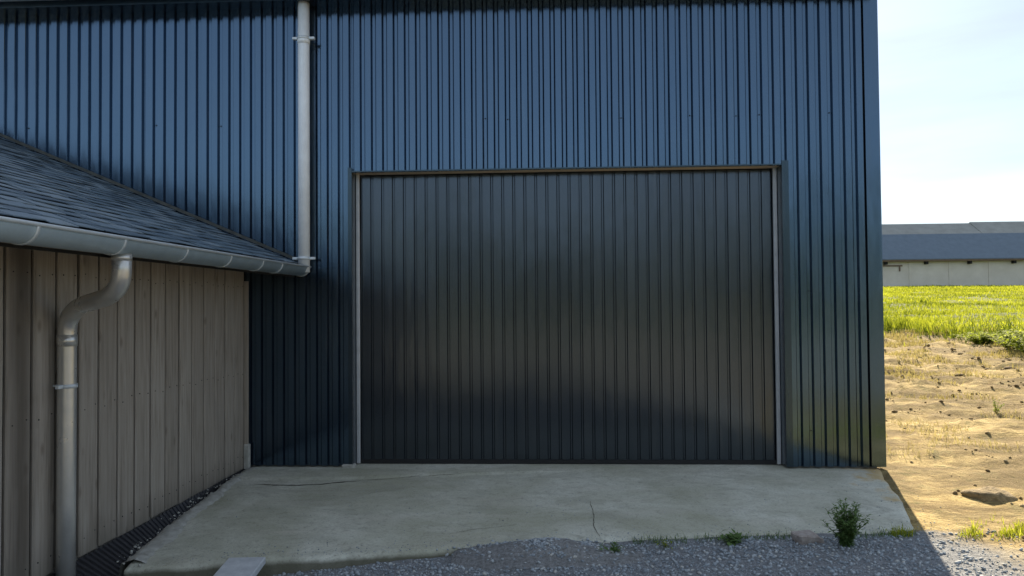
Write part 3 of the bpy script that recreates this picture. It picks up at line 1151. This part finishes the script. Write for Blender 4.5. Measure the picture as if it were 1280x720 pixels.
# ------------------------------------------------------------------ gravel, clods
ICO = None
bm = bmesh.new()
bmesh.ops.create_icosphere(bm, subdivisions=1, radius=1.0)
bm.verts.ensure_lookup_table()
ICO_V = np.array([v.co for v in bm.verts])
ICO_F = np.array([[v.index for v in f_.verts] for f_ in bm.faces])
bm.free()


def rubble(name, pts, sizes, mat, flat=(0.5, 0.8), sink=0.3, parent=None):
    n_ = len(pts)
    V, Fc, tn = [], [], []
    nv = len(ICO_V)
    for i_ in range(n_):
        v = ICO_V * RNG.uniform(0.72, 1.18, (nv, 1))
        v = v * np.array([1.0, RNG.uniform(0.65, 1.0), RNG.uniform(*flat)])
        a = RNG.uniform(0, 6.283)
        c_, s_ = math.cos(a), math.sin(a)
        v = np.stack([v[:, 0] * c_ - v[:, 1] * s_, v[:, 0] * s_ + v[:, 1] * c_, v[:, 2]], 1) * sizes[i_]
        tl = RNG.uniform(-0.35, 0.35)
        v[:, 2] += v[:, 0] * tl
        V.append(v + np.array(pts[i_]) + np.array([0, 0, sizes[i_] * sink]))
        Fc.append(ICO_F + i_ * nv)
        tn.append(np.full(nv, RNG.random()))
    return soup(name, np.concatenate(V), np.concatenate(Fc), mat, parent, np.concatenate(tn))


pts, sz = [], []
for _ in range(420):
    y = -0.08 - 2.6 * RNG.random()
    pts.append((slab_left(y) - 0.05 + RNG.normal(0.05, 0.06), y, -0.004))
    sz.append(0.003 + 0.012 * RNG.random() ** 3)
o = rubble('mortar_crumb', pts, sz, M['mortar'], parent=slab)
o['kind'] = 'stuff'
pts, sz = [], []
for _ in range(30000):
    x = RNG.uniform(-2.93, 3.6)
    e = slab_front(min(x, 3.3))
    y = e - 0.01 - abs(RNG.uniform(0, 1)) ** 1.15 * 1.55
    if x > 2.35 + 0.5 * RNG.random() - 0.15 * (y + 2.0) and RNG.random() < 0.85:
        continue
    pts.append((x, y, ground_h(x, y) + lump(x, y)))
    sz.append(0.0035 + 0.013 * RNG.random() ** 4)
# a low bank of earthy gravel heaped against the slab edge
bx, by = hit(685, 684, 2, 0.02)[:2]
for _ in range(1500):
    x = bx + RNG.normal(0, 0.24)
    y = by + 0.02 + RNG.normal(0, 0.085)
    hh = 0.075 * math.exp(-((x - bx) / 0.27) ** 2 - ((y - by) / 0.12) ** 2)
    pts.append((x, y, max(0.0, ground_h(x, y)) + hh - 0.008))
    sz.append(0.005 + 0.012 * RNG.random() ** 2)
for _ in range(700):                             # strays on the concrete
    x = RNG.uniform(-2.4, 3.1)
    y = min(-0.05, slab_front(x) + abs(RNG.normal(0, 0.10 if RNG.random() < 0.6 else 0.7)))
    pts.append((x, y, 0.0))
    sz.append(RNG.uniform(0.002, 0.0065))
o = rubble('gravel', pts, sz, M['stones'])
tag(o, 'loose blue-grey gravel along the front of the concrete apron', 'gravel', kind='stuff')

# earth heap under those stones
verts, faces = [], []
n_ = 36
for j_ in range(n_ + 1):
    for i_ in range(n_ + 1):
        u, v = i_ / n_ * 2 - 1, j_ / n_ * 2 - 1
        x, y = bx + u * 0.62, by + v * 0.26
        r2 = (u * u + v * v)
        z = 0.085 * math.exp(-3.2 * r2) * (1 + 0.5 * fbm(x, y, 5, 3, 4)) - 0.015 - 0.10 * max(0, r2 - 0.9)
        verts.append((x, y, z))
faces = [(j_ * (n_ + 1) + i_, j_ * (n_ + 1) + i_ + 1, (j_ + 1) * (n_ + 1) + i_ + 1, (j_ + 1) * (n_ + 1) + i_) for j_ in range(n_) for i_ in range(n_)]
o = soup('earth_heap', verts, faces, M['ground'])
for p in o.data.polygons:
    p.use_smooth = True
at = o.data.attributes.new('zone', 'FLOAT_COLOR', 'POINT')
at.data.foreach_set('color', np.tile(np.array([0.92, 0, 0, 1], np.float32), len(verts)))
tag(o, 'low gravelly earth heap spilling over the concrete edge before the door', 'heap')

pts, sz = [], []
for _ in range(16000):
    x = RNG.uniform(2.6, 13.0)
    y = -3.0 + 17.0 * RNG.random() ** 1.5
    if y > -1.9 and x < X_CORNER + 0.15:
        continue
    if fbm(x, y, 1.4, 4, 13.0) < 0.16 and RNG.random() < 0.93:
        continue
    pts.append((x, y, ground_h(x, y) + lump(x, y)))
    sz.append((0.004 + 0.026 * RNG.random() ** 4) * (1 + max(0, y) * 0.08))
o = rubble('earth_clods', pts, sz, M['clods'])
tag(o, 'small clods and stones strewn over the sunlit sandy earth', 'clods', kind='stuff')


# ------------------------------------------------------------------ single lumps
def boulder(name, loc, size, mat, label, cat, seed, sub=3, group=None):
    bm_ = bmesh.new()
    bmesh.ops.create_icosphere(bm_, subdivisions=sub, radius=1.0)
    for v in bm_.verts:
        d = 1 + 0.30 * noise.noise(v.co * 1.4 + Vector((seed, 0, 0))) + 0.14 * noise.noise(v.co * 4 + Vector((0, seed, 0)))
        v.co = Vector((v.co.x * size[0], v.co.y * size[1], v.co.z * size[2])) * d
    o_ = link(name, mesh_of(bm_, name), mat)
    o_.location = loc
    for p_ in o_.data.polygons:
        p_.use_smooth = True
    return tag(o_, label, cat, group)


def gnd(px_, py_):
    """ground point seen at a pixel (march along the ray)"""
    d = ray(px_, py_)
    t = 2.0
    while t < 400:
        p = CAM_LOC + d * t
        if p.z <= ground_h(p.x, p.y):
            return p
        t += 0.01 + t * 0.002
    return CAM_LOC + d * 100


p = gnd(1238, 622)
boulder('earth_mound', (p.x, p.y, p.z - 0.01), (0.19, 0.16, 0.085), M['mound'], 'dark rounded mound of earth on the sunlit sand', 'mound', 3.0)
p = hit(1010, 674, 2, 0.0)
bm = bmesh.new()
bm_box(bm, -0.095, 0.095, -0.055, 0.055, -0.035, 0.03, 0.008)
bmesh.ops.subdivide_edges(bm, edges=bm.edges[:], cuts=3, use_grid_fill=True)
for v in bm.verts:
    v.co += Vector((noise.noise(v.co * 22), noise.noise(v.co * 22 + Vector((5, 0, 0))), noise.noise(v.co * 18 + Vector((0, 7, 0))))) * 0.013
    if v.co.x > 0.04:
        v.co.z -= (v.co.x - 0.04) * 0.5
o = link('brick_lump', mesh_of(bm, 'brick_lump'), M['brick'])
o.location = (p.x, p.y, 0.012)
o.rotation_euler = (0.08, 0.05, 0.3)
tag(o, 'crumbling pinkish brick lump beside the leafy weed', 'brick')
for px_, py_, s, lab in ((1130, 440, 0.07, 'small brown stone beside the barn corner at the turf edge'),
                         (1200, 470, 0.08, 'brown clod lying out on the rough earth'),
                         (1262, 462, 0.10, 'broad clod below the rank weeds')):
    p = gnd(px_, py_)
    boulder('clod', (p.x, p.y, p.z + s * 0.1), (s, s * 0.7, s * 0.45), M['clods'], lab, 'clod', px_ * 0.1, 2)

# the pale plank lying on the slab edge, running towards the viewer
A_ = hit(309, 697, 2, 0.03)
B_ = hit(284, 724, 2, 0.03)
dv = Vector((B_.x - A_.x, B_.y - A_.y, 0))
ang = math.atan2(dv.y, dv.x)
bm = bmesh.new()
bm_box(bm, 0, 0.95, -0.115, 0.115, -0.045, 0.0, 0.006)
for v in bm.verts:
    v.co.z += 0.004 * math.sin(v.co.x * 5)
o = link('plank', mesh_of(bm, 'plank'), M['plank'])
o.location = (A_.x, A_.y, 0.034)
o.rotation_euler = (0, math.radians(2.5), ang)
tag(o, 'short pale weathered plank leaning off the front edge of the concrete', 'plank')


# ------------------------------------------------------------------ plants
def leaf_quad(V, Fc, tn, p, d, up, L, wd, tone, curl=0.25):
    """one leaf of two faces bent along its midrib"""
    d = d.normalized()
    s = d.cross(up)
    if s.length < 1e-4:
        s = d.orthogonal()
    s.normalize()
    n_ = s.cross(d)
    b = len(V)
    mid = p + d * L * 0.5 + n_ * L * curl * 0.4
    tip = p + d * L - n_ * L * curl * 0.3
    V += [p, mid + s * wd * 0.5 - n_ * wd * 0.12, tip, mid - s * wd * 0.5 - n_ * wd * 0.12, mid]
    Fc += [(b, b + 4, b + 1), (b + 1, b + 4, b + 2), (b + 2, b + 4, b + 3), (b + 3, b + 4, b)]
    tn += [tone] * 5


def plant(name, base, height, spread, stems, leaves, leaf_l, label, mat, seed, lean=0.3, group=None, cat='weed'):
    r_ = random.Random(seed)
    root = thing(name, label, cat, base, group)
    V, Fc, tn = [], [], []
    bm_ = bmesh.new()
    base = Vector(base)
    for s in range(stems):
        a = r_.uniform(0, 6.283)
        tilt = r_.uniform(0.05, 1.0) * spread
        h = height * r_.uniform(0.6, 1.0) * (1 - 0.25 * tilt / max(spread, 1e-3))
        pts_ = []
        for k_ in range(6):
            t = k_ / 5
            off = tilt * t ** 1.3
            pts_.append(base + Vector((math.cos(a) * off, math.sin(a) * off, h * t)) + Vector((r_.uniform(-1, 1), r_.uniform(-1, 1), 0)) * 0.03 * height * t)
        for k_ in range(5):
            r0, r1 = 0.006 * height * (1 - k_ / 5.5) + 0.0008, 0.006 * height * (1 - (k_ + 1) / 5.5) + 0.0008
            d = (pts_[k_ + 1] - pts_[k_]).normalized()
            u = d.orthogonal().normalized(); w_ = d.cross(u)
            ra = [bm_.verts.new(pts_[k_] + (u * math.cos(q) + w_ * math.sin(q)) * r0) for q in (0, 2.09, 4.19)]
            rb = [bm_.verts.new(pts_[k_ + 1] + (u * math.cos(q) + w_ * math.sin(q)) * r1) for q in (0, 2.09, 4.19)]
            for q in range(3):
                bm_.faces.new((ra[q], ra[(q + 1) % 3], rb[(q + 1) % 3], rb[q]))
        for q in range(leaves):
            t = r_.uniform(0.08, 1.0)
            k_ = min(4, int(t * 5))
            p = pts_[k_].lerp(pts_[k_ + 1], t * 5 - k_)
            a2 = r_.uniform(0, 6.283)
            d = Vector((math.cos(a2), math.sin(a2), r_.uniform(-0.25, 0.75)))
            L = leaf_l * r_.uniform(0.55, 1.2) * (1.15 - 0.5 * t)
            leaf_quad(V, Fc, tn, p, d, Vector((0, 0, 1)), L, L * r_.uniform(0.32, 0.5), min(1, max(0, r_.gauss(0.35 + 0.4 * t, 0.22))))
    link('stem', mesh_of(bm_, 'stem'), M['stem'], root)
    f_ = soup('foliage', [tuple(v) for v in V], Fc, mat, root, tn)
    f_['kind'] = 'stuff'
    return root


p = hit(1058, 680, 2, 0.0)
plant('leafy_weed', (p.x, p.y, -0.02), 0.34, 0.17, 46, 46, 0.045, 'bushy knee-high green weed growing at the concrete edge', M['weed'], 5)
p = hit(918, 676, 2, 0.0)
plant('broadleaf_weed', (p.x, p.y, -0.02), 0.085, 0.15, 12, 5, 0.085, 'low sprawling broad-leaved weed rosette in the gravel beside the apron', M['weed'], 9)
p = hit(766, 689, 2, 0.0)
plant('sprawling_weed', (p.x, p.y, -0.025), 0.09, 0.13, 16, 12, 0.035, 'small dark weed tuft below the short crack in the concrete', M['weed'], 12)
p = hit(832, 682, 2, 0.0)
plant('seedling_weed', (p.x, p.y, -0.02), 0.10, 0.13, 9, 6, 0.026, 'thin wispy seedling weed between two bigger weeds in the gravel', M['rankweed'], 15)
p = gnd(1245, 517)
plant('ragged_weed', (p.x, p.y, p.z - 0.01), 0.26, 0.10, 8, 18, 0.05, 'lone ragged weed standing on the sunlit bare earth', M['rankweed'], 21)
for px_, py_, h, sp, lab, sd_ in ((1266, 438, 0.6, 0.5, 'tall rank green weed clump at the edge of the field', 31),
                                  (1228, 430, 0.38, 0.5, 'lower yellow-green weed clump beside the tall rank clump', 33),
                                  (1292, 445, 0.7, 0.55, 'broad rank weed clump at the far end of the field edge', 35)):
    p = gnd(px_, py_)
    plant('weed_clump', (p.x, p.y, p.z - 0.03), h, sp * 1.5, 60, 34, 0.13, lab, M['weed'] if sd_ == 0 else M['rankweed'], sd_, group='rank weeds at the field edge')


def blades(name, pts, hs, ws, mat, label, cat, tone=None):
    n_ = len(pts)
    P = np.array(pts); H = np.array(hs)[:, None]; Wd = np.array(ws)[:, None]
    a = RNG.uniform(0, 6.283, n_)
    side = np.stack([np.cos(a), np.sin(a), np.zeros(n_)], 1)
    la = RNG.uniform(0, 6.283, n_)
    ln = RNG.uniform(0.05, 0.9, n_)[:, None]
    lean = np.stack([np.cos(la), np.sin(la), np.zeros(n_)], 1) * ln
    up = np.array([0, 0, 1.0])
    mid = P + H * (0.55 * up + 0.35 * lean)
    tip = P + H * (up * (1 - 0.35 * ln) + lean)
    V = np.stack([P - side * Wd, P + side * Wd, mid + side * Wd * 0.7, mid - side * Wd * 0.7, tip], 1).reshape(-1, 3)
    b = np.arange(n_)[:, None] * 5
    Fc = np.concatenate([b + np.array([[0, 1, 2]]), b + np.array([[0, 2, 3]]), b + np.array([[3, 2, 4]])])
    tn = np.repeat(np.clip(RNG.normal(0.5, 0.22, n_) if tone is None else np.array(tone) + RNG.normal(0, 0.14, n_), 0, 1), 5)
    o_ = soup(name, V, Fc, mat, None, tn)
    return tag(o_, label, cat, kind='stuff')


pts, hs, ws, tones = [], [], [], []
while len(pts) < 110000:
    y = 6 + 80 * RNG.random() ** 1.7
    x = (y + 7) * RNG.uniform(0.36, 0.98)
    if x < X_CORNER + 0.5 or (x < 6 and y < 10):
        continue
    e = turf_edge(x) + 1.4 * fbm(x, y, 0.8, 3, 5.5)
    if y < e and RNG.random() > 0.30 * math.exp((y - e) / 1.1):
        continue
    dens = 0.5 + 1.5 * fbm(x, y, 0.28, 4, 2.5)
    if RNG.random() > dens + 0.25:
        continue
    pts.append((x, y, ground_h(x, y) + lump(x, y) - 0.01))
    bank = math.exp(-((y - e) / 3.0) ** 2) * (1.0 + 0.9 * max(0, fbm(x, y, 0.45, 2, 3.3)) + 0.10 * max(0, x - 9))
    hs.append((0.07 + 0.15 * RNG.random() + 0.65 * bank * RNG.random() ** 1.5 + 0.20 * max(0, fbm(x, y, 0.5, 2, 8))) * (0.75 + y * 0.004))
    ws.append(0.006 + 0.00045 * y)
    tones.append(0.48 + 0.9 * fbm(x * 0.6, y, 0.35, 4, 7.1) - 0.22 * bank)
blades('meadow_grass', pts, hs, ws, M['grass'], 'bright sunlit green grass covering the field before the long farm building', 'grass', tones)

pts, hs, ws = [], [], []
for _ in range(6500):                           # tufts along the outer end of the slab edge
    x = 2.35 + RNG.random() ** 0.8 * 2.6
    y = -1.90 + 0.04 * (x - 3) + RNG.normal(0, 0.03 + 0.10 * max(0, x - 2.6))
    if fbm(x, y, 3.0, 3, 1.7) < -0.16 + 0.10 * (x < 2.9):
        continue
    pts.append((x, y, ground_h(x, y) + lump(x, y) - 0.005))
    hs.append(0.015 + 0.075 * RNG.random() ** 2)
    ws.append(0.0028)
blades('grass_tufts', pts, hs, ws, M['grass'], 'low grass tufts along the outer front corner of the concrete', 'grass')

pts, hs, ws = [], [], []
while len(pts) < 26000:
    y = -2.6 + 16.5 * RNG.random()
    x = RNG.uniform(X_CORNER + 0.1, 12.8)
    if fbm(x, y, 1.0, 4, 4.4) < 0.14 - 0.012 * y:
        continue
    pts.append((x, y, ground_h(x, y) + lump(x, y) - 0.004))
    hs.append(0.02 + 0.09 * RNG.random() ** 2 + 0.004 * max(0, y))
    ws.append(0.0025 + 0.0004 * max(0, y))
blades('dry_grass', pts, hs, ws, M['drygrass'], 'sparse dry straw and grass on the sandy earth', 'grass')

pts, hs, ws = [], [], []
for _ in range(1500):                           # sparse moss and grass in the joint before the slab
    x = RNG.uniform(-0.2, 2.7)
    if fbm(x, 0.0, 2.2, 3, 12.2) < 0.08:
        continue
    y = slab_front(x) - 0.012 + RNG.normal(0, 0.03)
    pts.append((x, y, ground_h(x, y)))
    hs.append(0.012 + 0.045 * RNG.random() ** 2)
    ws.append(0.002)
blades('joint_grass', pts, hs, ws, M['weed'], 'thin dark grass growing in the joint between concrete and gravel', 'grass')

# ------------------------------------------------------------------ far farm building
FY = 90.0


def fx(px_, y_=FY):
    return hit(px_, 340, 1, y_).x


zb = hit(1190, 362, 1, FY).z
ze = hit(1190, 324, 1, FY).z
zr = hit(1190, 291.5, 1, FY + 4.0).z
fl, fr = fx(1020), fx(1420)
far = thing('farm_building', 'long low farm building with pale wall and blue-grey slate roof', 'farm building', (fx(1190), FY, zb))
box('wall', fl, fr, FY + 0.5, FY + 9, zb - 1.2, ze, M['farwall'], far)
prism('roof', [(FY - 0.1, ze - 0.06), (FY - 0.1, ze + 0.10), (FY + 4.7, zr), (FY + 9.5, ze + 0.1), (FY + 9.5, ze - 0.06)], 'X', fl - 0.4, fr + 0.4, M['farroof'], far)
prism('gutter', [(FY - 0.30, ze - 0.02), (FY - 0.11, ze - 0.02), (FY - 0.11, ze - 0.26), (FY - 0.24, ze - 0.26)], 'X', fl - 0.4, fr + 0.4, M['fargutter'], far)
for px_ in (1108, 1159, 1213.5, 1269, 1325):
    x_ = fx(px_)
    box('rafter_end', x_ - 0.16, x_ + 0.16, FY - 0.08, FY + 0.48, ze - 0.62, ze - 0.07, M['dark'], far)
box('wall_rail', fx(1106), fx(1130), FY + 0.38, FY + 0.49, ze - 0.85, ze - 0.68, M['fargutter'], far)
box('down_pipe', fx(1126), fx(1127.4), FY + 0.36, FY + 0.48, ze - 1.5, ze - 0.70, M['fargutter'], far)
for px_ in (1090, 1140, 1190, 1240, 1290):
    box('wall_pilaster', fx(px_) - 0.15, fx(px_) + 0.15, FY + 0.42, FY + 0.498, zb - 1, ze - 0.3, M['farwall'], far)

FY2 = 104.0
z2a = hit(1170, 279.5, 1, FY2 + 5).z
z2b = hit(1170, 300, 1, FY2).z
m2 = hit(1237, 300, 1, FY2).x
rear = thing('farm_shed', 'pale grey roofed shed rising behind the blue-grey farm building roof', 'shed', (m2, FY2, zb))
prism('roof', [(FY2, z2b), (FY2 + 5, z2a), (FY2 + 10, z2b), (FY2 + 10, z2b - 0.2), (FY2, z2b - 0.2)], 'X', fl * 1.1, m2, M['farroof2'], rear)
prism('roof_extension', [(FY2, z2b), (FY2 + 5, z2a + 0.18), (FY2 + 10, z2b), (FY2 + 10, z2b - 0.2), (FY2, z2b - 0.2)], 'X', m2 + 0.01, fr * 1.1, M['farroof2'], rear)
box('wall', fl * 1.1 + 0.3, fr * 1.1 - 0.3, FY2 + 0.4, FY2 + 9.6, zb - 1, z2b - 0.21, M['farwall'], rear)

# ------------------------------------------------------------------ unseen belt of trees added behind the viewer for its reflection in the cladding
pts, sz = [], []
for k_ in range(34):
    x0_ = -75 + k_ * 4.6 + RNG.uniform(-1.5, 1.5)
    y0_ = -52 + RNG.uniform(-4, 4)
    H_ = RNG.uniform(7.0, 13.0)
    for _ in range(90):
        t = RNG.random()
        r_ = 2.9 * math.sin(math.pi * min(1, 0.12 + 0.9 * t)) * RNG.random() ** 0.5
        a_ = RNG.uniform(0, 6.283)
        pts.append((x0_ + r_ * math.cos(a_), y0_ + r_ * math.sin(a_), 0.3 + (H_ - 0.8) * t))
        sz.append(RNG.uniform(0.4, 0.95))
o = rubble('unseen_tree_belt', pts, sz, M['treeleaf'], (0.6, 0.95), 0.0)
tag(o, 'unseen belt of leafy trees added behind the viewer for its reflection', 'trees', kind='stuff')
